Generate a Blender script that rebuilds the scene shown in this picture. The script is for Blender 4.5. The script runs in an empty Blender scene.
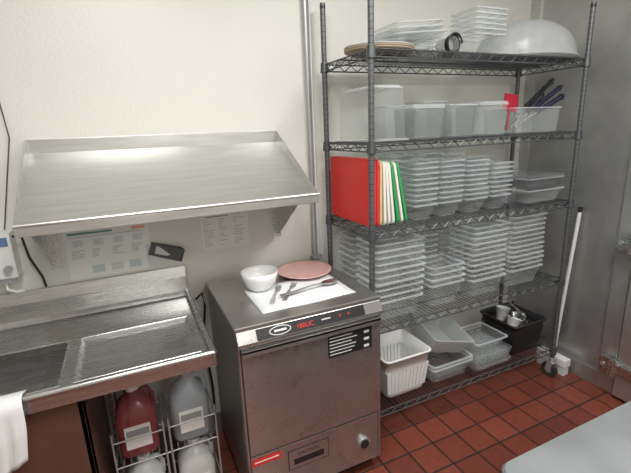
import bpy, bmesh, math, random
from mathutils import Vector, Matrix, Euler
random.seed(7)
scene=bpy.context.scene
try:
    scene.view_settings.view_transform='Standard'
except Exception: pass

# ------------------------------------------------------------------ materials
MATS={}
def newmat(name):
    m=bpy.data.materials.new(name); m.use_nodes=True
    nt=m.node_tree; nt.nodes.clear()
    out=nt.nodes.new('ShaderNodeOutputMaterial')
    b=nt.nodes.new('ShaderNodeBsdfPrincipled')
    nt.links.new(b.outputs[0],out.inputs[0])
    MATS[name]=m
    return m,nt,b,out
def plain(name,col,rough=.5,metal=0,noise=0.0,nscale=20,bump=0.0,bscale=200,stretch=None,rvar=0):
    m,nt,b,out=newmat(name)
    b.inputs['Base Color'].default_value=(*col,1)
    b.inputs['Roughness'].default_value=rough
    b.inputs['Metallic'].default_value=metal
    tc=nt.nodes.new('ShaderNodeTexCoord'); mp=nt.nodes.new('ShaderNodeMapping')
    nt.links.new(tc.outputs['Object'],mp.inputs[0])
    if stretch: mp.inputs['Scale'].default_value=stretch
    n=nt.nodes.new('ShaderNodeTexNoise'); n.inputs['Scale'].default_value=nscale; n.inputs['Detail'].default_value=4
    nt.links.new(mp.outputs[0],n.inputs['Vector'])
    r=nt.nodes.new('ShaderNodeValToRGB')
    r.color_ramp.elements[0].position=.3; r.color_ramp.elements[1].position=.7
    k=max(noise,.02)
    r.color_ramp.elements[0].color=(*[c*(1-k) for c in col],1)
    r.color_ramp.elements[1].color=(*[min(1,c*(1+k)) for c in col],1)
    nt.links.new(n.outputs[0],r.inputs[0]); nt.links.new(r.outputs[0],b.inputs['Base Color'])
    if rvar:
        mr=nt.nodes.new('ShaderNodeMapRange')
        mr.inputs['To Min'].default_value=max(0,rough-rvar); mr.inputs['To Max'].default_value=rough+rvar
        nt.links.new(n.outputs[0],mr.inputs[0]); nt.links.new(mr.outputs[0],b.inputs['Roughness'])
    if bump:
        n2=nt.nodes.new('ShaderNodeTexNoise'); n2.inputs['Scale'].default_value=bscale
        nt.links.new(tc.outputs['Object'],n2.inputs['Vector'])
        bp=nt.nodes.new('ShaderNodeBump'); bp.inputs['Strength'].default_value=bump; bp.inputs['Distance'].default_value=.002
        nt.links.new(n2.outputs[0],bp.inputs['Height']); nt.links.new(bp.outputs[0],b.inputs['Normal'])
    return m
def clear(name,col,opq,rough=.15,edge=.30):
    m,nt,b,out=newmat(name)
    b.inputs['Base Color'].default_value=(*col,1); b.inputs['Roughness'].default_value=rough
    t=nt.nodes.new('ShaderNodeBsdfTransparent'); t.inputs[0].default_value=(.97,.98,.98,1)
    lw=nt.nodes.new('ShaderNodeLayerWeight'); lw.inputs['Blend'].default_value=.25
    mr=nt.nodes.new('ShaderNodeMapRange'); mr.inputs['To Min'].default_value=opq; mr.inputs['To Max'].default_value=min(1,opq+edge)
    nt.links.new(lw.outputs['Facing'],mr.inputs[0])
    mx=nt.nodes.new('ShaderNodeMixShader')
    nt.links.new(mr.outputs[0],mx.inputs[0]); nt.links.new(t.outputs[0],mx.inputs[1]); nt.links.new(b.outputs[0],mx.inputs[2])
    nt.links.new(mx.outputs[0],out.inputs[0])
    return m
plain('wall_frp',(.655,.65,.60),.40,0,.03,1.5,.6,70)
plain('ceiling_tile',(.74,.74,.73),.8,0,.03,5)
plain('galv',(.44,.44,.43),.34,.75,.06,14,.5,120,None,.06)
plain('galv_door',(.52,.52,.51),.30,.8,.05,10,.4,140,None,.06)
plain('steel',(.58,.58,.57),.27,.97,.06,6,0,0,(1,14,14),.06)
plain('steel_shelf',(.62,.62,.60),.36,.97,.08,5,0,0,(1,12,12),.07)
plain('steel_table',(.25,.26,.27),.42,.7,.08,9,.15,260,None,.05)
plain('steel_dw',(.48,.465,.45),.29,.88,.05,4,0,0,(5,5,5),.06)
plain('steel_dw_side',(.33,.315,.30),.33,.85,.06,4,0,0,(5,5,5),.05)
plain('enclosure_floor_reflection',(.11,.05,.035),.45,.1,.15,5)  # brown paints the red floor's reflection onto the steel basin enclosure
plain('epoxy_grey',(.085,.09,.095),.40,.5,.10,40)
plain('post_grey',(.13,.135,.145),.38,.5,.06,30)
plain('post_groove',(.05,.05,.055),.5,.3,.06,30)
plain('black',(.015,.015,.016),.4)
plain('rubber',(.03,.03,.03),.7)
plain('dark_gap',(.02,.018,.016),.8)
plain('white_plastic',(.70,.70,.69),.4)
plain('white_glaze',(.78,.78,.77),.18)
plain('paper',(.74,.74,.72),.8)
plain('paper_grey',(.60,.60,.59),.8)
plain('paper_white',(.74,.755,.775),.7)
plain('print_dark',(.28,.29,.30),.8)
plain('print_blue',(.50,.56,.58),.7)
plain('print_green',(.16,.30,.26),.7)
plain('print_orange',(.70,.38,.22),.7)
plain('print_red',(.66,.03,.02),.6)
plain('print_darkred',(.35,.02,.02),.6)
plain('print_white',(.80,.80,.80),.6)
plain('red_board',(.68,.035,.03),.45,0,.05,30)
plain('white_board',(.72,.70,.64),.5,0,.05,30)
plain('tan_board',(.60,.42,.20),.5,0,.08,30)
plain('green_board',(.03,.30,.08),.45,0,.05,30)
plain('pink_plate',(.70,.42,.38),.35,0,.08,25)
plain('tan_rim',(.36,.29,.20),.4)
plain('tray_grey',(.45,.44,.42),.35)
plain('conduit',(.42,.43,.44),.35,.5)
plain('navy',(.01,.012,.035),.35)
plain('crimson',(.40,.01,.03),.4)
plain('cloth',(.70,.70,.70),.9,0,.04,30,.4,400)
plain('label_blue',(.10,.18,.35),.5)
plain('gasket',(.08,.08,.08),.6)
clear('clear_stack',(.55,.58,.58),.10,.10,.25)
clear('clear_rim',(.70,.73,.74),.32,.10,.32)
clear('clear_box',(.62,.65,.65),.06,.08,.30)
clear('clear_dark',(.22,.23,.24),.30,.10)
clear('frosted',(.50,.52,.52),.46,.28,.28)
clear('red_liquid',(.36,.07,.08),.58,.2)
clear('jug_clear',(.50,.55,.60),.45,.25)
clear('jug_milk',(.70,.70,.68),.75,.3)
plain('white_bin',(.72,.72,.71),.35)
m,nt,b,out=newmat('quarry_tile')
tc=nt.nodes.new('ShaderNodeTexCoord'); br=nt.nodes.new('ShaderNodeTexBrick')
br.offset=0.0; br.squash=1.0
br.inputs['Color1'].default_value=(.175,.044,.028,1); br.inputs['Color2'].default_value=(.28,.072,.044,1)
br.inputs['Mortar'].default_value=(.035,.025,.023,1)
br.inputs['Scale'].default_value=1; br.inputs['Mortar Size'].default_value=.005
br.inputs['Mortar Smooth'].default_value=.3; br.inputs['Brick Width'].default_value=.152; br.inputs['Row Height'].default_value=.152
nt.links.new(tc.outputs['Object'],br.inputs['Vector'])
nz=nt.nodes.new('ShaderNodeTexNoise'); nz.inputs['Scale'].default_value=35
nt.links.new(tc.outputs['Object'],nz.inputs['Vector'])
mxc=nt.nodes.new('ShaderNodeMix'); mxc.data_type='RGBA'; mxc.blend_type='MULTIPLY'; mxc.inputs[0].default_value=.5
nt.links.new(br.outputs['Color'],mxc.inputs[6]); nt.links.new(nz.outputs[0],mxc.inputs[7]); nt.links.new(mxc.outputs[2],b.inputs['Base Color'])
b.inputs['Roughness'].default_value=.32
bp_=nt.nodes.new('ShaderNodeBump'); bp_.inputs['Distance'].default_value=.003; bp_.invert=True; bp_.inputs['Strength'].default_value=.6
nt.links.new(br.outputs['Fac'],bp_.inputs['Height']); nt.links.new(bp_.outputs[0],b.inputs['Normal'])
m,nt,b,out=newmat('light_diffuser')
e=nt.nodes.new('ShaderNodeEmission'); e.inputs[1].default_value=3.0; nt.links.new(e.outputs[0],out.inputs[0])

# ------------------------------------------------------------------ builder
class B:
    def __init__(s): s.bm=bmesh.new(); s.m=[]; s.M=Matrix.Identity(4)
    def mi(s,mat):
        if mat not in s.m: s.m.append(mat)
        return s.m.index(mat)
    def v(s,p): return s.bm.verts.new(s.M@Vector(p))
    def face(s,vs,mat,smooth=False):
        try:
            f=s.bm.faces.new(vs); f.material_index=s.mi(mat); f.smooth=smooth; return f
        except ValueError: return None
    def poly(s,pts,mat): return s.face([s.v(p) for p in pts],mat)
    def box(s,x0,x1,y0,y1,z0,z1,mat):
        x0,x1=sorted((x0,x1)); y0,y1=sorted((y0,y1)); z0,z1=sorted((z0,z1))
        v=[s.v(p) for p in ((x0,y0,z0),(x1,y0,z0),(x1,y1,z0),(x0,y1,z0),(x0,y0,z1),(x1,y0,z1),(x1,y1,z1),(x0,y1,z1))]
        for f in ((3,2,1,0),(4,5,6,7),(0,1,5,4),(1,2,6,5),(2,3,7,6),(3,0,4,7)): s.face([v[i] for i in f],mat)
    def prism(s,pts,off,mat):
        a=[s.v(p) for p in pts]; b=[s.v(Vector(p)+Vector(off)) for p in pts]
        n=len(a); s.face(a[::-1],mat); s.face(b,mat)
        for i in range(n): s.face([a[i],a[(i+1)%n],b[(i+1)%n],b[i]],mat)
    def loft(s,rings,mat,c0=True,c1=True,smooth=True,mats=None):
        R=[[s.v(p) for p in r] for r in rings]; n=len(R[0])
        for k in range(len(R)-1):
            mm=mats[k] if mats else mat
            for i in range(n):
                s.face([R[k][i],R[k][(i+1)%n],R[k+1][(i+1)%n],R[k+1][i]],mm,smooth)
        if c0: s.poly(list(reversed(rings[0])),mats[0] if mats else mat)
        if c1: s.poly(rings[-1],mats[-1] if mats else mat)
    def cyl(s,p0,p1,r,mat,seg=10,r1=None,cap=True):
        p0=Vector(p0);p1=Vector(p1);r1=r if r1 is None else r1
        d=(p1-p0).normalized(); up=Vector((0,0,1)) if abs(d.z)<.9 else Vector((1,0,0))
        a=d.cross(up).normalized(); b=d.cross(a)
        f=lambda p,rr:[p+(a*math.cos(t)+b*math.sin(t))*rr for t in [2*math.pi*i/seg for i in range(seg)]]
        s.loft([f(p0,r),f(p1,r1)],mat,cap,cap,seg>5)
    def tube(s,pts,r,mat,seg=6):
        pts=[Vector(p) for p in pts]; rings=[]
        for i,p in enumerate(pts):
            d=(pts[min(i+1,len(pts)-1)]-pts[max(i-1,0)]).normalized()
            up=Vector((0,0,1)) if abs(d.z)<.9 else Vector((0,1,0))
            a=d.cross(up).normalized(); b=d.cross(a)
            rings.append([p+(a*math.cos(t)+b*math.sin(t))*r for t in [2*math.pi*k/seg for k in range(seg)]])
        s.loft(rings,mat)
    def lathe(s,prof,c,mat,seg=32,sx=1,sy=1,c0=True,c1=False,mats=None):
        rings=[[(c[0]+r*sx*math.cos(2*math.pi*i/seg),c[1]+r*sy*math.sin(2*math.pi*i/seg),c[2]+z) for i in range(seg)] for r,z in prof]
        s.loft(rings,mat,c0,c1,True,mats)
    def done(s,name,bevel=0,parent=None):
        me=bpy.data.meshes.new(name)
        bmesh.ops.recalc_face_normals(s.bm,faces=s.bm.faces)
        s.bm.to_mesh(me); s.bm.free()
        for k in s.m: me.materials.append(MATS[k])
        o=bpy.data.objects.new(name,me); scene.collection.objects.link(o)
        if bevel:
            md=o.modifiers.new('bevel','BEVEL'); md.width=bevel; md.segments=2; md.limit_method='ANGLE'; md.angle_limit=math.radians(50)
        if parent: o.parent=parent
        return o
def rr(cx,cy,w,d,z,r=.02,n=4):
    r=min(r,w/2-.001,d/2-.001); pts=[]
    for (sx,sy,a0) in ((1,1,0),(-1,1,90),(-1,-1,180),(1,-1,270)):
        for i in range(n+1):
            a=math.radians(a0+90*i/n)
            pts.append((cx+sx*(w/2-r)+r*math.cos(a),cy+sy*(d/2-r)+r*math.sin(a),z))
    return pts
def pans(b,cx,cy,z,w,d,h,n=1,p=.03,taper=.02,lip=.008,r=.02,mat='clear_stack',rim='clear_rim',rim_t=.004,inner=True,jit=0):
    rings=[];mats=[]
    def add(wd,dd,zz,mt,ox=0):
        rings.append(rr(cx+ox,cy,wd,dd,zz,r)); mats.append(mt)
    wi,di=w-2*lip,d-2*lip
    add(wi-2*taper,di-2*taper,z,mat)
    zz=z+h
    add(wi,di,zz-rim_t-.003,mat)
    for i in range(n):
        jw=random.uniform(-jit,jit); ox=random.uniform(-jit,jit)*.8
        add(w+jw,d+jw,zz-rim_t-.002,rim,ox); add(w+jw,d+jw,zz,rim,ox)
        if i<n-1:
            add(wi-.004,di-.004,zz+.001,rim); zz+=p; add(wi,di,zz-rim_t-.003,mat)
    if inner:
        add(wi-.006,di-.006,zz,rim); add(wi-.006-2*taper,di-.006-2*taper,zz-h+.006,mat)
    mats=mats[1:]+[mat]
    b.loft(rings,mat,True,inner,False,mats)
def lid(b,cx,cy,z,w,d,mat='clear_rim'):
    b.loft([rr(cx,cy,w,d,z,.02),rr(cx,cy,w,d,z+.008,.02),rr(cx,cy,w-.02,d-.02,z+.011,.02),rr(cx,cy,w-.05,d-.05,z+.006,.02)],mat,False,True,False)

# ------------------------------------------------------------------ room
XL,XR,YF,H=-2.2,2.12,-3.4,2.75
b=B(); b.box(XL-.1,XR+.1,YF-.1,.1,-.1,0,'quarry_tile'); b.done('floor')
b=B(); b.box(XL-.1,XR+.1,YF-.1,.1,H,H+.1,'ceiling_tile'); b.done('ceiling')
b=B(); b.box(XL-.1,XR+.1,0,.1,0,H,'wall_frp'); b.done('wall_back')
b=B(); b.box(XR,XR+.1,YF,0,0,H,'galv'); b.done('wall_right')
b=B(); b.box(XL-.1,XL,YF,0,0,H,'wall_frp'); b.done('wall_left')
b=B(); b.box(XL-.1,XR+.1,YF-.1,YF,0,H,'wall_frp'); b.done('wall_front')
b=B(); b.box(XR-.012,XR,-.07,0,.1,H,'galv_door'); b.done('trim_1',.002)
b=B(); b.box(XR-.015,XR,-.69,-.0,0,.10,'galv'); b.done('baseboard_right',.002)
b=B(); b.box(XL,XR-.015,-.012,0,0,.12,'galv'); b.done('baseboard_back',.002)
XW=XR-.001
b=B()
b.box(XW-.02,XW,-.78,-.69,0.001,2.25,'galv_door')
b.box(XW-.02,XW,-1.80,-.78,2.15,2.25,'galv_door')
b.box(XW-.012,XW,-.80,-.78,.02,2.15,'gasket')
b.box(XW-.055,XW,-1.78,-.80,.02,2.14,'galv_door')
for z in (.20,.93,1.85):
    b.box(XR-.075,XR-.02,-.80,-.715,z-.045,z+.045,'steel')
    b.cyl((XR-.075,-.795,z-.05),(XR-.075,-.795,z+.05),.022,'steel',14)
    b.box(XR-.08,XR-.05,-1.00,-.80,z-.028,z+.028,'steel')
    b.cyl((XR-.08,-.74,z),(XR-.07,-.74,z),.012,'conduit',10)
b.box(XR-.1,XR-.055,-1.70,-1.64,1.0,1.3,'steel')
b.done('door_1',.004)
for i,(x,y,e_) in enumerate(((-.3,-1.5,31),(1.1,-1.6,33),(.3,-2.9,24))):  # last panel and lamp, behind the camera, are added as front fill
    b=B(); b.box(x-.32,x+.32,y-.45,y+.45,H-.05,H-.0005,'white_plastic'); b.box(x-.29,x+.29,y-.42,y+.42,H-.055,H-.05,'light_diffuser')
    b.done('ceiling_and_fill_panel' if i==0 else 'ceiling_and_fill_panel.%03d'%i)
    l=bpy.data.lights.new('fluorescent_and_fill_light','AREA'); l.shape='RECTANGLE'; l.size=.56; l.size_y=.84; l.energy=e_; l.color=(1,.99,.96)
    o=bpy.data.objects.new('fluorescent_and_fill_light',l); scene.collection.objects.link(o); o.location=(x,y,H-.07)
w=bpy.data.worlds.new('World'); scene.world=w; w.use_nodes=True
w.node_tree.nodes['Background'].inputs[0].default_value=(.9,.95,1,1); w.node_tree.nodes['Background'].inputs[1].default_value=.3

# ------------------------------------------------------------------ conduit on wall
b=B(); b.cyl((.555,-.018,.55),(.555,-.018,H),.012,'conduit',14); b.cyl((.582,-.010,.55),(.582,-.010,H),.005,'white_plastic',8)
for z in (.9,2.3): b.box(.535,.595,-.034,0,z,z+.015,'conduit')
b.done('electrical_conduit')

# ------------------------------------------------------------------ slanted stainless shelf
b=B()
x0,x1=-.67,.378; yb,zb,yf,zf=-.012,1.535,-.47,1.315
def slab(pa,pb,x0,x1,th,mat):
    b.prism([(x0,pa[0],pa[1]),(x0,pb[0],pb[1]),(x0,pb[0],pb[1]-th),(x0,pa[0],pa[1]-th)],(x1-x0,0,0),mat)
slab((yb,zb),(yf,zf),x0,x1,.004,'steel_shelf')
b.box(x0,x1,-.012,-.001,zb-.03,zb+.055,'steel_shelf')
b.box(x0,x1,yf-.012,yf,zf-.022,zf+.014,'steel_shelf')
b.cyl((x0,yf-.006,zf+.012),(x1,yf-.006,zf+.012),.008,'steel_shelf',10)
for xx in (x0,x1-.004):
    b.prism([(xx,yb,zb+.055),(xx,yf,zf+.02),(xx,yf,zf-.02),(xx,yb,zb-.03)],(.004,0,0),'steel_shelf')
for xx in (x0+.012,x1-.035):
    b.prism([(xx,-.001,zb-.03),(xx,yf+.06,zf+.02),(xx,yf+.06,zf+.005),(xx,-.06,1.08),(xx,-.001,1.06)],(.004,0,0),'steel')
    b.box(xx-.012,xx+.028,-.005,-.001,1.05,zb-.03,'steel')
b.done('slanted_dish_shelf',.001)

# ------------------------------------------------------------------ dish table / sink
b=B()
zt=.835; X0,X1=-1.75,-.145; Y0,Y1=-.67,-.012
S='steel'
xs=[X0,-1.40,-.615,-.575,-.175,X1]; ys=[Y0,-.62,-.29,-.10,Y1]
for i in range(5):
    for j in range(4):
        if i==1 and j==1: continue
        if i==3 and j==1: continue
        b.poly([(xs[i],ys[j],zt),(xs[i+1],ys[j],zt),(xs[i+1],ys[j+1],zt),(xs[i],ys[j+1],zt)],S)
def well(xa,xb,ya,yb_,dz,ins):
    top=[(xa,ya,zt),(xb,ya,zt),(xb,yb_,zt),(xa,yb_,zt)]
    bot=[(xa+ins,ya+ins,zt-dz),(xb-ins,ya+ins,zt-dz),(xb-ins,yb_-ins,zt-dz),(xa+ins,yb_-ins,zt-dz)]
    for k in range(4): b.poly([top[k],top[(k+1)%4],bot[(k+1)%4],bot[k]],S)
    b.poly(bot,S)
well(-1.40,-.615,-.62,-.29,.22,.02)
well(-.575,-.175,-.62,-.29,.012,.016)
for (xa,xb,ya,yb_) in ((-1.40,-.615,-.62,-.29),(-.575,-.175,-.62,-.29)):
    P=[(xa,ya,zt-.002),(xb,ya,zt-.002),(xb,yb_,zt-.002),(xa,yb_,zt-.002)]
    for k in range(4): b.cyl(P[k],P[(k+1)%4],.004,S,8)
b.box(X0,X1,Y0-.012,Y0,zt-.035,zt+.014,S); b.cyl((X0,Y0-.006,zt+.014),(X1+.006,Y0-.006,zt+.014),.011,S,12)
b.box(X1,X1+.012,Y0-.012,Y1,zt-.035,zt+.014,S); b.cyl((X1+.006,Y0-.006,zt+.014),(X1+.006,Y1-.02,zt+.014),.011,S,12)
b.prism([(X0,-.001,zt-.03),(X0,-.045,zt),(X0,-.030,zt+.02),(X0,-.024,.925),(X0,-.012,.975),(X0,-.001,.975)],(X1+.012-X0,0,0),S)
for (lx,ly) in ((-1.68,-.60),(-1.68,-.08),(-.53,-.08)):
    b.cyl((lx,ly,.02),(lx,ly,zt-.002),.02,S,14); b.cyl((lx,ly,0),(lx,ly,.05),.026,'conduit',14,.02)
b.box(-1.45,-.555,-.655,-.61,.06,zt-.036,'enclosure_floor_reflection')
b.box(-.57,-.555,-.655,-.14,.06,zt-.036,'enclosure_floor_reflection')
b.done('stainless_dish_table',.0015)
# ------------------------------------------------------------------ dishwasher
D=bpy.data.objects.new('undercounter_dishwasher',None); scene.collection.objects.link(D)
dx0,dx1,dy0,dy1,dh=-.045,.585,-.615,-.05,.885
b=B(); S='steel_dw'
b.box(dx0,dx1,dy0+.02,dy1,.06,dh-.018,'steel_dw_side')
b.box(dx0-.004,dx1+.004,dy0,dy1,dh-.018,dh,S)
b.box(dx0+.01,dx1-.01,dy0+.05,dy1-.02,.0,.06,'dark_gap')
b.done('body',.004,D)
b=B()
b.prism([(dx0,dy0,dh-.018),(dx0,dy0-.022,dh-.06),(dx0,dy0-.022,dh-.075),(dx0,dy0+.02,dh-.075),(dx0,dy0+.02,dh-.018)],(dx1-dx0,0,0),S)
b.done('control_fascia',.002,D)
b=B()
def fz(x0,x1,s0,s1,mat,off=.0012):
    P=lambda x,s:(x,dy0-.022*s-off*.9,dh-.018-.042*s+off*.4)
    b.poly([P(x0,s1),P(x1,s1),P(x1,s0),P(x0,s0)],mat)
fz(.03,.50,.05,.98,'black')
pts=[(.125+.045*math.cos(a),.5+.38*math.sin(a)) for a in [2*math.pi*k/20 for k in range(20)]]
b.poly([(x,dy0-.022*s-.002*.9,dh-.018-.042*s+.002*.4) for x,s in pts],'paper_grey')
pts=[(.125+.041*math.cos(a),.5+.30*math.sin(a)) for a in [2*math.pi*k/20 for k in range(20)]]
b.poly([(x,dy0-.022*s-.0025*.9,dh-.018-.042*s+.0025*.4) for x,s in pts],'black')
for k in range(2): fz(.38+k*.04,.388+k*.04,.4,.6,'print_darkred',.002)
fz(.10,.15,.42,.58,'print_white',.003)
fz(.30,.34,.45,.55,'paper_grey',.002)
b.done('control_decal',0,D)
def text(s,size,loc,rot,mat,par,ext=.0004):
    c=bpy.data.curves.new('lettering','FONT'); c.body=s; c.size=size; c.extrude=ext
    o=bpy.data.objects.new('lettering',c); scene.collection.objects.link(o); o.location=loc; o.rotation_euler=rot
    c.materials.append(MATS[mat]); o.parent=par; return o
tilt=math.atan2(.042,.022)
text('180UC',.026,(.19,dy0-.019,dh-.049),(tilt,0,0),'print_red',D)
b=B()
b.box(dx0+.012,dx1-.012,dy0-.012,dy0+.03,.325,dh-.085,S)
b.box(dx0+.012,dx1-.012,dy0-.030,dy0-.010,dh-.098,dh-.086,S)
b.box(dx0+.012,dx1-.012,dy0-.030,dy0-.026,dh-.112,dh-.086,S)
b.done('door',.003,D)
b=B()
b.box(dx0+.012,dx1-.012,dy0-.004,dy0+.03,.07,.312,S)
b.box(dx0+.0,dx0+.010,dy0-.006,dy0+.02,.07,dh-.08,S); b.box(dx1-.010,dx1,dy0-.006,dy0+.02,.07,dh-.08,S)
b.cyl((.49,dy0-.004,.185),(.49,dy0-.02,.185),.028,'conduit',20); b.cyl((.49,dy0-.02,.185),(.49,dy0-.024,.185),.022,'black',20)
b.done('lower_panel',.003,D)
b=B()
yy=dy0-.0135
b.box(.325,.535,yy-.001,yy,.665,.780,'black')
for r in range(7):
    z=.768-r*.015
    b.box(.332,.332+random.uniform(.10,.145),yy-.0016,yy-.001,z-.0016,z+.0016,'paper')
for k in range(3): b.box(.495,.520,yy-.0016,yy-.001,.745-.033*k-.006,.745-.033*k+.006,'paper_grey')
yy=dy0-.0055
b.box(-.028,.095,yy-.001,yy,.268,.300,'print_red'); b.box(-.018,.085,yy-.0016,yy-.001,.281,.286,'print_white')
b.box(.125,.315,yy-.001,yy,.185,.280,'black'); b.box(.128,.312,yy-.0014,yy-.001,.188,.277,'steel_dw')
b.box(.150,.290,yy-.0022,yy-.0014,.205,.234,'black')
b.done('stickers',0,D)
text('CAUTION',.022,(.170,dy0-.0075,.246),(math.pi/2,0,0),'black',D)
b=B()
for k in range(4):
    b.cyl((dx0+.06 if k%2 else dx1-.06,dy0+.08 if k<2 else dy1-.06,0),(dx0+.06 if k%2 else dx1-.06,dy0+.08 if k<2 else dy1-.06,.062),.02,'black',12)
b.done('feet',0,D)

# ---- items on the dishwasher
z=dh
b=B(); n=12
rows=[]
for i in range(n+1):
    row=[]
    for j in range(n+1):
        u,v=i/n,j/n
        x=.085+.43*u; y=-.545+.29*v+.01*u
        zz=z+.0025+.0012*math.sin(u*9+v*4)
        row.append((x,y,zz))
    rows.append(row)
for i in range(n):
    for j in range(n):
        b.poly([rows[i][j],rows[i+1][j],rows[i+1][j+1],rows[i][j+1]],'paper_white')
bmesh.ops.remove_doubles(b.bm,verts=b.bm.verts,dist=1e-5)
for f in b.bm.faces: f.smooth=True
o=b.done('paper_towel_liner'); md=o.modifiers.new('s','SOLIDIFY'); md.thickness=.001
zp=z+.004
b=B(); b.lathe([(.046,0),(.050,.003),(.068,.022),(.081,.06),(.084,.084),(.081,.084),(.077,.06),(.062,.024),(.02,.010)],(.160,-.275,zp),'white_glaze',40,c1=True); b.done('white_bowl')
b=B(); b.lathe([(.08,0),(.085,.003),(.125,.014),(.138,.020),(.138,.024),(.125,.019),(.10,.012),(.02,.010)],(.418,-.185,zp-.002),'pink_plate',48,c1=True); b.done('pink_dinner_plate')
def cutlery(name,p0,p1,kind,z):
    p0=Vector((*p0,z));p1=Vector((*p1,z)); L=(p1-p0).length; ang=math.atan2(p1.y-p0.y,p1.x-p0.x)
    b=B(); b.M=Matrix.Translation(p0)@Matrix.Rotation(ang,4,'Z')
    def strip(st,th=.002):
        rings=[]
        for x,w,h in st:
            rings.append([(x*L,-w,h),(x*L,w,h),(x*L,w,h+th),(x*L,-w,h+th)])
        b.loft(rings,'steel',smooth=False)
    if kind=='fork':
        strip([(0,.008,.001),(.03,.011,.001),(.25,.009,.003),(.5,.0045,.008),(.66,.0045,.006),(.72,.011,.003),(.80,.013,.001)])
        for k in range(4):
            yy=-.0105+k*.007
            b.loft([[(x*L,yy-.0018,h),(x*L,yy+.0018,h),(x*L,yy+.0018,h+.002),(x*L,yy-.0018,h+.002)] for x,h in ((.79,.001),(.9,.002),(1,.006))],'steel',smooth=False)
    else:
        strip([(0,.008,.001),(.03,.011,.001),(.25,.009,.003),(.5,.0045,.010),(.70,.006,.008)])
        rings=[]
        c=.84*L
        prof=[(.05,.000),(.4,.001),(.8,.004),(1,.009),(1,.0105),(.8,.006),(.4,.003),(.05,.002)]
        for q,h in prof:
            rings.append([(c+.16*L*q*math.cos(t),.024*q*math.sin(t),h) for t in [2*math.pi*k/24 for k in range(24)]])
        b.loft(rings,'steel')
    return b.done(name)
cutlery('dinner_fork',(.145,-.475),(.243,-.300),'fork',z+.0045)
cutlery('dinner_fork.001',(.205,-.465),(.320,-.300),'fork',z+.0045)
cutlery('serving_spoon',(.20,-.430),(.505,-.395),'spoon',z+.0125)

# ------------------------------------------------------------------ wire shelving unit
W=bpy.data.objects.new('wire_shelving_unit',None); scene.collection.objects.link(W)
px0,px1,py0,py1=.622,1.955,-.496,-.075
b=B()
for px in (px0,px1):
    for py in (py0,py1):
        prof=[];mm=[]; zz=.13
        while zz<2.14:
            prof+= [(.0127,zz),(.0127,zz+.0222)]; mm+=['post_grey','post_groove']; zz+=.0254
        b.lathe(prof,(px,py,0),'post_grey',14,c1=True,mats=mm)
        b.cyl((px,py,2.135),(px,py,2.147),.0135,'black',12)
b.done('posts',0,W)
SZ=[1.897,1.523,1.142,.670,.206]
b=B()
for z in SZ:
    zt_=z-.004
    xa,xb,ya,yb2=px0,px1,py0,py1
    x=xa+.02
    while x<xb-.01:
        b.cyl((x,ya,zt_),(x,yb2,zt_),.0022,'epoxy_grey',4,cap=False); x+=.0245
    for y in (ya,ya+(yb2-ya)*.33,ya+(yb2-ya)*.66,yb2):
        b.cyl((xa,y,zt_-.005),(xb,y,zt_-.005),.0036,'epoxy_grey',6,cap=False)
    for y in (ya,yb2,):
        b.cyl((xa,y,zt_-.036),(xb,y,zt_-.036),.0036,'epoxy_grey',6,cap=False)
        n=36; dx=(xb-xa)/n
        for i in range(n):
            za,zb_=((zt_-.006),(zt_-.035)) if i%2==0 else ((zt_-.035),(zt_-.006))
            b.cyl((xa+i*dx,y,za),(xa+(i+1)*dx,y,zb_),.0025,'epoxy_grey',4,cap=False)
    for x in (xa,xb):
        for q in (.006,.036): b.cyl((x,ya,zt_-q),(x,yb2,zt_-q),.0036,'epoxy_grey',6,cap=False)
        n=12; dy=(yb2-ya)/n
        for i in range(n):
            za,zb_=((zt_-.006),(zt_-.035)) if i%2==0 else ((zt_-.035),(zt_-.006))
            b.cyl((x,ya+i*dy,za),(x,ya+(i+1)*dy,zb_),.0025,'epoxy_grey',4,cap=False)
    for px in (xa,xb):
        for py in (ya,yb2): b.cyl((px,py,zt_-.042),(px,py,zt_+.004),.021,'epoxy_grey',14,.0175)
b.done('wire_shelves',0,W)
b=B()
for px in (px0,px1):
    for py in (py0,py1):
        b.cyl((px,py,.105),(px,py,.135),.019,'conduit',12)
        b.box(px-.02,px+.02,py-.022,py+.022,.098,.106,'conduit')
        for sx in (-.019,.016): b.prism([(px+sx,py-.02,.1),(px+sx,py+.022,.1),(px+sx,py+.03,.04),(px+sx,py+.005,.04)],(.003,0,0),'conduit')
        b.cyl((px-.014,py+.012,.0485),(px+.014,py+.012,.0485),.048,'rubber',24)
        b.cyl((px-.0145,py+.012,.0485),(px+.0145,py+.012,.0485),.022,'conduit',16)
b.done('casters',0,W)

# ------------------------------------------------------------------ shelf contents
G=.0005
def stack(name,cx,cy,zs,w,d,h,n,p,**k):
    b=B(); pans(b,cx,cy,zs+G,w,d,h,n,p,**k); return b.done(name)
z4=SZ[3]
stack('clear_food_pan_stack',.805,-.375,z4,.29,.20,.10,10,.032,jit=.006)
stack('clear_food_pan_stack',.805,-.165,z4,.28,.17,.10,9,.034,jit=.006)
stack('clear_food_pan_stack',1.105,-.375,z4,.23,.19,.12,4,.032,jit=.006)
stack('clear_food_pan_stack',1.105,-.165,z4,.24,.17,.10,10,.032,jit=.006,inner=False)
stack('clear_food_pan_stack',1.385,-.375,z4,.255,.20,.10,11,.029,jit=.006)
stack('clear_food_pan_stack',1.385,-.155,z4,.25,.16,.10,9,.032,jit=.006,inner=False)
stack('clear_food_pan_stack',1.685,-.36,z4,.27,.22,.10,12,.028,jit=.006)
stack('clear_food_pan_stack',1.685,-.14,z4,.25,.14,.10,8,.032,jit=.006,inner=False)
z3=SZ[2]
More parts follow.
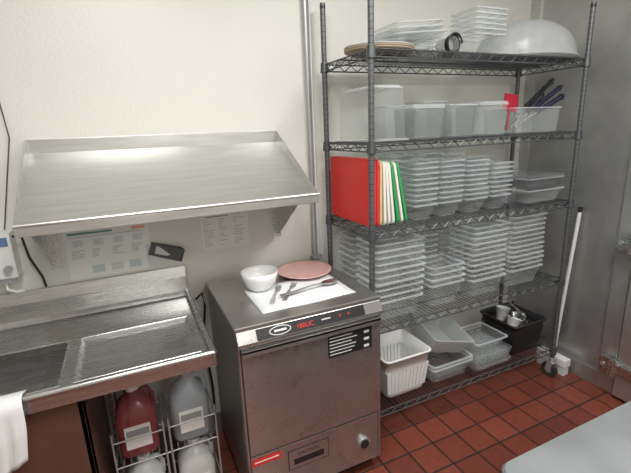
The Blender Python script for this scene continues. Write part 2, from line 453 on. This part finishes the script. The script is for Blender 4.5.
def board(b,x,lean,mat,y0=-.455,y1=-.06,h=.30,t=.0125):
    b.M=Matrix.Translation((x,0,z3+G+.001))@Matrix.Rotation(lean,4,'Y')
    r=.02; pts=[]
    for (cy,cz,a0) in ((y1-r,h-r,0),(y0+r,h-r,90),(y0+r,r,180),(y1-r,r,270)):
        for i in range(4):
            a=math.radians(a0+30*i); pts.append((0,cy+r*math.cos(a),cz+r*math.sin(a)))
    b.prism(pts,(t,0,0),mat)
for nm,x,ln,mt in (('red_cutting_board',.646,0,'red_board'),('red_cutting_board.001',.661,-.0,'red_board'),('red_cutting_board.002',.676,-.0,'red_board'),
               ('tan_cutting_board',.692,-.0,'tan_board'),('white_cutting_board',.716,-.03,'white_board'),('white_cutting_board.001',.740,-.07,'white_board'),
               ('white_cutting_board.002',.764,-.11,'white_board'),('green_cutting_board',.790,-.15,'green_board'),('white_cutting_board.003',.814,-.18,'white_board'),('green_cutting_board.001',.838,-.21,'green_board')):
    b=B(); board(b,x,ln,mt,h=.305 if 'red' in nm else .29); b.done(nm,.001)
for cx,w,n,p in ((.950,.145,10,.025),(1.108,.15,10,.025),(1.275,.15,10,.024),(1.445,.15,9,.024)):
    stack('clear_sixth_pan_stack',cx,-.385,z3,w,.16,.075,n-1,p,r=.015,jit=.004)
    stack('clear_sixth_pan_stack',cx,-.195,z3,w,.16,.075,n,p,r=.015,jit=.004,inner=False)
b=B(); pans(b,1.775,-.350,z3+G,.30,.26,.075,1,.03,mat='clear_box'); pans(b,1.775,-.350,z3+.079,.29,.25,.06,1,.03,mat='clear_dark',rim='clear_rim'); lid(b,1.775,-.350,z3+.141,.295,.255,'clear_dark'); b.done('clear_storage_box')
b=B(); b.lathe([(.03,0),(.042,.02),(.048,.06),(.050,.062),(.045,.06),(.03,.01)],(1.572,-.39,z3+G),'clear_dark',28,c1=True); b.done('clear_round_bowl')
stack('clear_food_pan_stack',1.60,-.14,z3,.15,.10,.075,8,.025,r=.015,inner=False)
stack('clear_food_pan_stack',1.80,-.14,z3,.20,.10,.075,6,.025,r=.015,inner=False)
z2=SZ[1]
b=B(); cx,cy,w,d,h=.745,-.30,.205,.33,.235
b.loft([rr(cx,cy,w,d,z2+G,.02),rr(cx,cy,w,d,z2+.008,.02),rr(cx,cy,w-.016,d-.016,z2+.010,.03),rr(cx,cy,w-.035,d-.035,z2+h-.012,.03),rr(cx,cy,w-.055,d-.055,z2+h,.03)],'clear_box',False,True,False,['clear_rim','clear_rim','clear_stack','clear_rim','clear_stack'])
b.done('clear_storage_bin')
for i,(nm,cx,cy,w,d,h) in enumerate((('clear_container',.945,-.39,.185,.17,.14),('clear_container',1.145,-.385,.17,.18,.15),('clear_container',1.345,-.38,.19,.19,.15),
                 ('clear_container',.95,-.18,.20,.17,.16),('clear_container',1.17,-.17,.17,.17,.18),('clear_container',1.38,-.16,.19,.16,.16))):
    b=B(); pans(b,cx,cy,z2+G,w,d,h,1,.03,taper=.006,lip=.005,r=.012,mat='clear_box')
    if i in (0,2): lid(b,cx,cy,z2+G+h+.001,w,d)
    b.done(nm)
UB=bpy.data.objects.new('bin_of_kitchen_tools',None); scene.collection.objects.link(UB)
b=B(); pans(b,1.66,-.36,z2+G,.36,.22,.13,1,.03,taper=.006,lip=.005,r=.012,mat='clear_box'); b.done('clear_bin',0,UB)
def tool(name,p0,p1,mat,r=.012):
    b=B(); p0=Vector(p0);p1=Vector(p1); d=(p1-p0)
    b.cyl(p0,p0+d*.45,.006,'steel',8)
    b.tube([p0+d*q for q in (.45,.5,.7,.9,1)],r,mat,8)
    b.cyl(p0+d*.97,p0+d*1.03,r*1.25,mat,10,r*.7)
    return b.done(name,0,UB)
tool('spatula',(1.58,-.36,z2+.03),(1.90,-.40,z2+.235),'navy',.013)
tool('ladle',(1.60,-.31,z2+.03),(1.92,-.33,z2+.275),'black',.013)
tool('serving_tongs',(1.56,-.41,z2+.04),(1.88,-.43,z2+.185),'navy',.014)
tool('whisk_handle',(1.60,-.38,z2+.03),(1.80,-.37,z2+.20),'black',.012)
b=B(); b.M=Matrix.Translation((1.535,-.34,z2+.012))@Matrix.Rotation(.12,4,'Y')
b.box(-.004,.095,-.006,.006,.11,.20,'crimson'); b.cyl((.045,0,.01),(.045,0,.12),.007,'crimson',8); b.done('red_scraper',.004,UB)
z1=SZ[0]
b=B()
for k in range(3): 
    b.lathe([(.10,0),(.135,.006),(.155,.014),(.157,.018),(.13,.012),(.05,.009)],(.79,-.30,z1+G+k*.008),'tan_rim' if k<2 else 'tray_grey',40,sx=1.05,sy=.9,c1=True)
b.done('round_serving_plates')
b=B(); b.M=Matrix.Translation((.935,-.31,z1+.056))@Matrix.Rotation(-.10,4,'Y')
for k in range(3): pans(b,0,0,k*.022,.30-.02*k,.24,.03,1,.02,taper=.01,mat='clear_box',r=.03)
b.done('clear_pan_lids')
b=B(); b.lathe([(.040,0),(.045,.10),(.048,.102),(.043,.10),(.038,.01)],(.98,-.115,z1+G),'clear_box',24,c1=True)
b.done('clear_cup')
b=B()
pts=[(1.160+.042*math.cos(t)*(1-.015*t),-.38+.002*t,z1+.055+.045*math.sin(t)*(1-.015*t)) for t in [i*.35 for i in range(60)]]
b.tube(pts,.005,'black',6); b.cyl((1.160,-.37,z1+.055),(1.160,-.28,z1+.055),.034,'clear_dark',20); b.box(1.13,1.19,-.36,-.29,z1+G,z1+.02,'black'); b.done('coiled_cord')
stack('clear_food_pan_stack',1.315,-.36,z1,.20,.19,.09,6,.022,r=.02)
stack('clear_food_pan_stack',1.14,-.14,z1,.15,.12,.08,3,.022,r=.02)
b=B(); N=14; prof=[]
for i in range(N+1):
    a=math.pi/2*i/N; prof.append((math.cos(a)**.85 if i<N else .02,math.sin(a)*.180+.016))
prof=[(1.05,.0),(1.07,.004),(1.05,.012),(1.0,.016)]+prof[1:]
b.lathe([(r,zz) for r,zz in prof],(1.700,-.32,z1+G),'frosted',56,sx=.287,sy=.215,c0=False,c1=True); b.done('oval_dome_cover')
z5=SZ[4]
def basket(cx,cy,zs,w,d,h,mat,nx=9,ny=9,rs=.0058,lo=.22,hi=.73):
    b=B(); tp=.025; r=.03
    f=lambda q:tp*(2-1.9*q)
    b.loft([rr(cx,cy,w-2*tp-.01,d-2*tp-.01,zs+.001,r),rr(cx,cy,w-f(.03),d-f(.03),zs+.006,r),rr(cx,cy,w-f(lo),d-f(lo),zs+h*lo,r)],mat,True,False,True)
    b.loft([rr(cx,cy,w-f(hi),d-f(hi),zs+h*hi,r),rr(cx,cy,w-f(.96),d-f(.96),zs+h*.955,r),rr(cx,cy,w+.012,d+.012,zs+h*.955,r),rr(cx,cy,w+.012,d+.012,zs+h,r),rr(cx,cy,w-.01,d-.01,zs+h,r),rr(cx,cy,w-f(hi)-.006,d-f(hi)-.006,zs+h*hi,r)],mat,False,False,True)
    def slat(t,side):
        def P(q,z):
            tt=f(z); ww=w-tt; dd=d-tt; off=.002
            if side==0: return Vector((cx-ww/2+ww*q,cy-dd/2+off,zs+h*z))
            if side==1: return Vector((cx-ww/2+ww*q,cy+dd/2-off,zs+h*z))
            if side==2: return Vector((cx-ww/2+off,cy-dd/2+dd*q,zs+h*z))
            return Vector((cx+ww/2-off,cy-dd/2+dd*q,zs+h*z))
        A,Bq=P(t,lo-.02),P(t,hi+.02)
        e=Vector((rs,0,0)) if side<2 else Vector((0,rs,0)); g=Vector((0,.0015,0)) if side<2 else Vector((.0015,0,0))
        b.loft([[A-e-g,A+e-g,A+e+g,A-e+g],[Bq-e-g,Bq+e-g,Bq+e+g,Bq-e+g]],mat,smooth=False)
    for s in (0,1):
        for i in range(nx): slat(.05+.90*i/(nx-1),s)
    for s in (2,3):
        for i in range(ny): slat(.05+.90*i/(ny-1),s)
    return b
b=basket(.865,-.335,z5+G,.285,.27,.235,'white_bin',11,11,.0095,.14,.66); b.done('white_slotted_basket')
b=basket(.68,-.20,z5+G,.07,.22,.20,'white_bin',3,8,.010); b.done('white_slotted_basket.001')
b=B(); pans(b,1.170,-.32,z5+G,.29,.30,.09,2,.02,mat='clear_box'); 
b.M=Matrix.Translation((1.175,-.31,z5+.225))@Matrix.Rotation(.28,4,'Y')@Matrix.Rotation(.28,4,'X')
pans(b,0,0,-.05,.30,.30,.10,1,.02,mat='frosted',rim='frosted'); b.done('clear_tubs')
b=B()
for k in range(6): lid(b,1.47+.006*random.uniform(-1,1),-.36+.01*random.uniform(-1,1),z5+.001+k*.016,.27,.24,'clear_stack')
pans(b,1.47,-.35,z5+.105,.25,.22,.05,1,.02,mat='clear_box'); b.done('clear_lid_stack')
b=basket(1.765,-.33,z5+G,.27,.28,.20,'black',14,12,.006)
b.box(1.68,1.85,-.42,-.24,z5+.02,z5+.13,'gasket')
for (x,y,r,hh,a) in ((1.70,-.38,.045,.07,.4),(1.80,-.36,.05,.06,-.5),(1.75,-.26,.045,.08,.2)):
    b.M=Matrix.Translation((x,y,z5+.14))@Matrix.Rotation(a,4,'Y')
    b.lathe([(r*.6,0),(r,hh),(r+.004,hh+.003),(r-.004,hh),(r*.55,.006)],(0,0,0),'white_glaze' if r<.05 else 'steel',24,c1=True)
b.M=Matrix.Identity(4)
b.tube([(1.66,-.40,z5+.10),(1.72,-.36,z5+.20),(1.80,-.30,z5+.27)],.008,'black',8)
b.tube([(1.86,-.40,z5+.10),(1.80,-.36,z5+.22),(1.74,-.33,z5+.28)],.006,'steel',8)
b.done('black_basket_of_utensils')

# ------------------------------------------------------------------ broom
b=B(); b.cyl((2.045,-.44,.10),(2.09,-.47,1.05),.011,'white_plastic',12); b.cyl((2.09,-.47,1.05),(2.0915,-.471,1.08),.013,'black',12)
b.box(2.015,2.075,-.54,-.34,.06,.11,'white_plastic'); b.box(2.02,2.07,-.535,-.345,.0,.06,'paper_grey'); b.done('push_broom',.003)

# ------------------------------------------------------------------ posters and small things
b=B(); y=-.002
b.box(-.61,-.27,y,-.0005,.985,1.205,'paper')
b.box(-.595,-.42,y-.0012,y-.0006,1.183,1.193,'print_green'); b.box(-.34,-.285,y-.0012,y-.0006,1.182,1.196,'print_orange')
b.box(-.595,-.30,y-.0012,y-.0006,1.172,1.174,'print_dark')
for k in range(4):
    xa=-.590+k*.080
    b.box(xa+.010,xa+.05,y-.0008,y,1.130,1.160,'paper_grey')
    b.box(xa+.018,xa+.034,y-.0012,y-.0008,1.136,1.152,'print_blue')
    for r in range(5): b.box(xa,xa+.02+.035*random.random(),y-.0006,y,1.112-r*.008,1.1142-r*.008,'print_dark')
for k in range(3):
    xa=-.52+k*.075; b.box(xa,xa+.050,y-.0006,y,1.005,1.040,'print_blue' if k!=1 else 'paper_grey')
b.done('instruction_poster')
b=B(); b.box(-.035,.20,y,-.0005,1.03,1.205,'paper')
b.box(-.01,.10,y-.0006,y,1.190,1.196,'print_dark')
for r in range(13):
    for c in range(3):
        if random.random()<.15: continue
        xa=-.025+c*.074; b.box(xa,xa+.06*random.uniform(.3,1),y-.0006,y,1.178-r*.0108,1.1800-r*.0108,'print_dark')
b.done('printed_notice')
b=B(); b.box(-.29,-.20,-.004,-.0005,.99,1.10,'paper_grey'); b.M=Matrix.Translation((-.205,-.004,1.055))@Matrix.Rotation(.35,4,'Y')
b.prism([(-.075,0,-.03),(.06,0,-.035),(.075,-.02,-.03),(.075,-.02,.03),(.06,0,.035),(-.075,0,.03)],(0,-.006,0),'gasket')
b.box(-.05,.04,-.0075,-.006,-.018,.018,'paper_grey'); b.done('label_holder')
b=B(); b.box(-.98,-.775,-.085,-.0005,1.06,1.24,'white_plastic'); b.box(-.93,-.785,-.088,-.085,1.19,1.225,'label_blue'); b.cyl((-.80,-.085,1.10),(-.80,-.105,1.10),.014,'conduit',14)
b.box(-.97,-.79,-.075,-.01,1.04,1.06,'conduit')
b.tube([(-.79,-.05,1.225),(-.745,-.04,1.21),(-.735,-.035,1.12),(-.705,-.03,1.03),(-.70,-.03,.985)],.005,'black',8)
b.tube([(-.83,-.05,1.04),(-.825,-.06,1.01),(-.80,-.05,.99),(-.78,-.03,.985)],.006,'print_white',8)
b.tube([(-.75,-.008,H-.3),(-.735,-.008,1.9),(-.72,-.008,1.6),(-.80,-.02,1.245)],.0025,'gasket',6)
b.done('chemical_dispenser')
b=B()
b.tube([(-.10,-.03,.80),(-.075,-.07,.84),(-.07,-.09,.78),(-.09,-.06,.60),(-.07,-.05,.3),(-.08,-.05,.02)],.006,'black',8)
b.tube([(-.115,-.02,.80),(-.10,-.09,.72),(-.12,-.09,.60),(-.10,-.04,.45)],.006,'conduit',8)
b.tube([(-.50,-.03,.80),(-.49,-.06,.6),(-.47,-.08,.4),(-.49,-.05,.2),(-.46,-.04,.02)],.009,'black',8)
b.tube([(-.46,-.03,.80),(-.45,-.05,.62),(-.47,-.06,.45),(-.44,-.04,.30)],.005,'print_white',8)
b.done('drain_hoses')

# ------------------------------------------------------------------ towel over the table edge
b=B(); nx,nz=18,18; rows=[]
for i in range(nx+1):
    row=[]
    for j in range(nz+1):
        u=i/nx; s=j/nz*.31
        x=-.90+.200*u+.008*math.sin(s*12)-.04*u*max(0,s-.2)
        fold=.012*math.sin(u*15+1)*max(0,min(1,(s-.1)/.12))
        if s<.08: y,zz=-.61-s,zt+.006+(.024*min(1,s/.06))
        elif s<.11: a=(s-.08)/.03*math.pi/2; y,zz=-.69-.014*math.sin(a),zt+.016+.014*math.cos(a)
        else: y,zz=-.708-abs(fold),zt+.016-(s-.11)-.03*math.sin(u*4)*(s-.11)/.2
        row.append((x,y,zz))
    rows.append(row)
V=[[b.v(p) for p in r] for r in rows]
for i in range(nx):
    for j in range(nz): b.face([V[i][j],V[i+1][j],V[i+1][j+1],V[i][j+1]],'cloth',True)
o=b.done('white_towel'); md=o.modifiers.new('s','SOLIDIFY'); md.thickness=.003; md.offset=1

# ------------------------------------------------------------------ jug rack
R=B()
def rack(b,xa,xb,ya,yb,zs):
    for x in (xa,xb):
        for y in (ya,yb): b.cyl((x,y,0),(x,y,.52),.004,'conduit',8)
    for zz in zs:
        for dz in (0,.11):
            b.cyl((xa,ya,zz+dz),(xb,ya,zz+dz),.003,'conduit',6); b.cyl((xa,yb,zz+dz),(xb,yb,zz+dz),.003,'conduit',6)
            b.cyl((xa,ya,zz+dz),(xa,yb,zz+dz),.003,'conduit',6); b.cyl((xb,ya,zz+dz),(xb,yb,zz+dz),.003,'conduit',6)
        n=7
        for i in range(1,n): 
            x=xa+(xb-xa)*i/n; b.cyl((x,ya,zz),(x,yb,zz),.002,'conduit',5)
rack(R,-.515,-.335,-.50,-.31,(.05,.37)); rack(R,-.315,-.135,-.50,-.31,(.05,.37))
R.cyl((-.335,-.50,.37),(-.315,-.50,.37),.003,'conduit',6); R.cyl((-.335,-.50,.05),(-.315,-.50,.05),.003,'conduit',6)
R.done('wire_jug_rack')
def jug(name,cx,cy,zs,mat,cap,w=.145,h=.25,hose=True):
    b=B()
    b.loft([rr(cx,cy,w-.02,w-.02,zs,.02),rr(cx,cy,w,w,zs+.012,.03),rr(cx,cy,w,w,zs+h*.62,.03),rr(cx,cy,w*.86,w*.86,zs+h*.76,.04),rr(cx,cy,w*.5,w*.5,zs+h*.88,.034),rr(cx,cy,.045,.045,zs+h*.93,.022),rr(cx,cy,.045,.045,zs+h*.97,.022)],mat,True,True,True)
    b.cyl((cx,cy,zs+h*.955),(cx,cy,zs+h*1.03),.026,cap,16)
    b.tube([(cx+.01,cy,zs+h*.9),(cx+w*.36,cy,zs+h*.92),(cx+w*.47,cy,zs+h*.80),(cx+w*.46,cy,zs+h*.60)],.010,mat,8)
    b.box(cx-w*.32,cx+w*.32,cy-w/2-.0015,cy-w/2,zs+h*.16,zs+h*.52,'paper'); b.box(cx-w*.28,cx+w*.28,cy-w/2-.002,cy-w/2-.0015,zs+h*.36,zs+h*.46,'print_dark')
    if hose: b.tube([(cx,cy,zs+h*1.0),(cx,cy,zs+h*1.2),(cx+.02,cy+.12,zs+h*1.35),(cx+.03,-.06,zs+h*1.45)],.003,'conduit',6)
    return b.done(name)
jug('detergent_jug',-.425,-.405,.3755,'red_liquid','print_white',h=.27)
jug('sanitizer_jug',-.225,-.405,.3755,'jug_clear','conduit',h=.27)
jug('bleach_jug',-.425,-.405,.0555,'jug_milk','print_white',h=.27,hose=False)
jug('rinse_aid_jug',-.225,-.405,.0555,'jug_milk','print_white',h=.27,hose=False)

# ------------------------------------------------------------------ foreground prep table
b=B()
b.M=Matrix.Translation((.275,-1.510,0))
b.loft([rr(.65,-.38,1.30,.76,.862,.03),rr(.65,-.38,1.30,.76,.895,.03),rr(.65,-.38,1.292,.752,.90,.03)],'steel_table',True,True,False)
for x in (.06,1.24):
    for y in (-.06,-.70): b.cyl((x,y,0),(x,y,.863),.02,'steel',14)
b.box(.06,1.24,-.70,-.06,.25,.27,'steel_table')
b.done('prep_table',.002)

# ------------------------------------------------------------------ camera
cam=bpy.data.cameras.new('camera'); co=bpy.data.objects.new('camera',cam); scene.collection.objects.link(co)
cam.sensor_fit='HORIZONTAL'; cam.sensor_width=36; cam.lens=36*411.8/631; cam.clip_start=.02
def rz(t): return Matrix.Rotation(t,3,'Z')
Rm=rz(-.4239)@Matrix.Rotation(math.pi/2-.2525,3,'X')@rz(-.0403)
co.matrix_world=Matrix.Translation((-.3318,-2.0026,1.5819))@Rm.to_4x4()
scene.camera=co
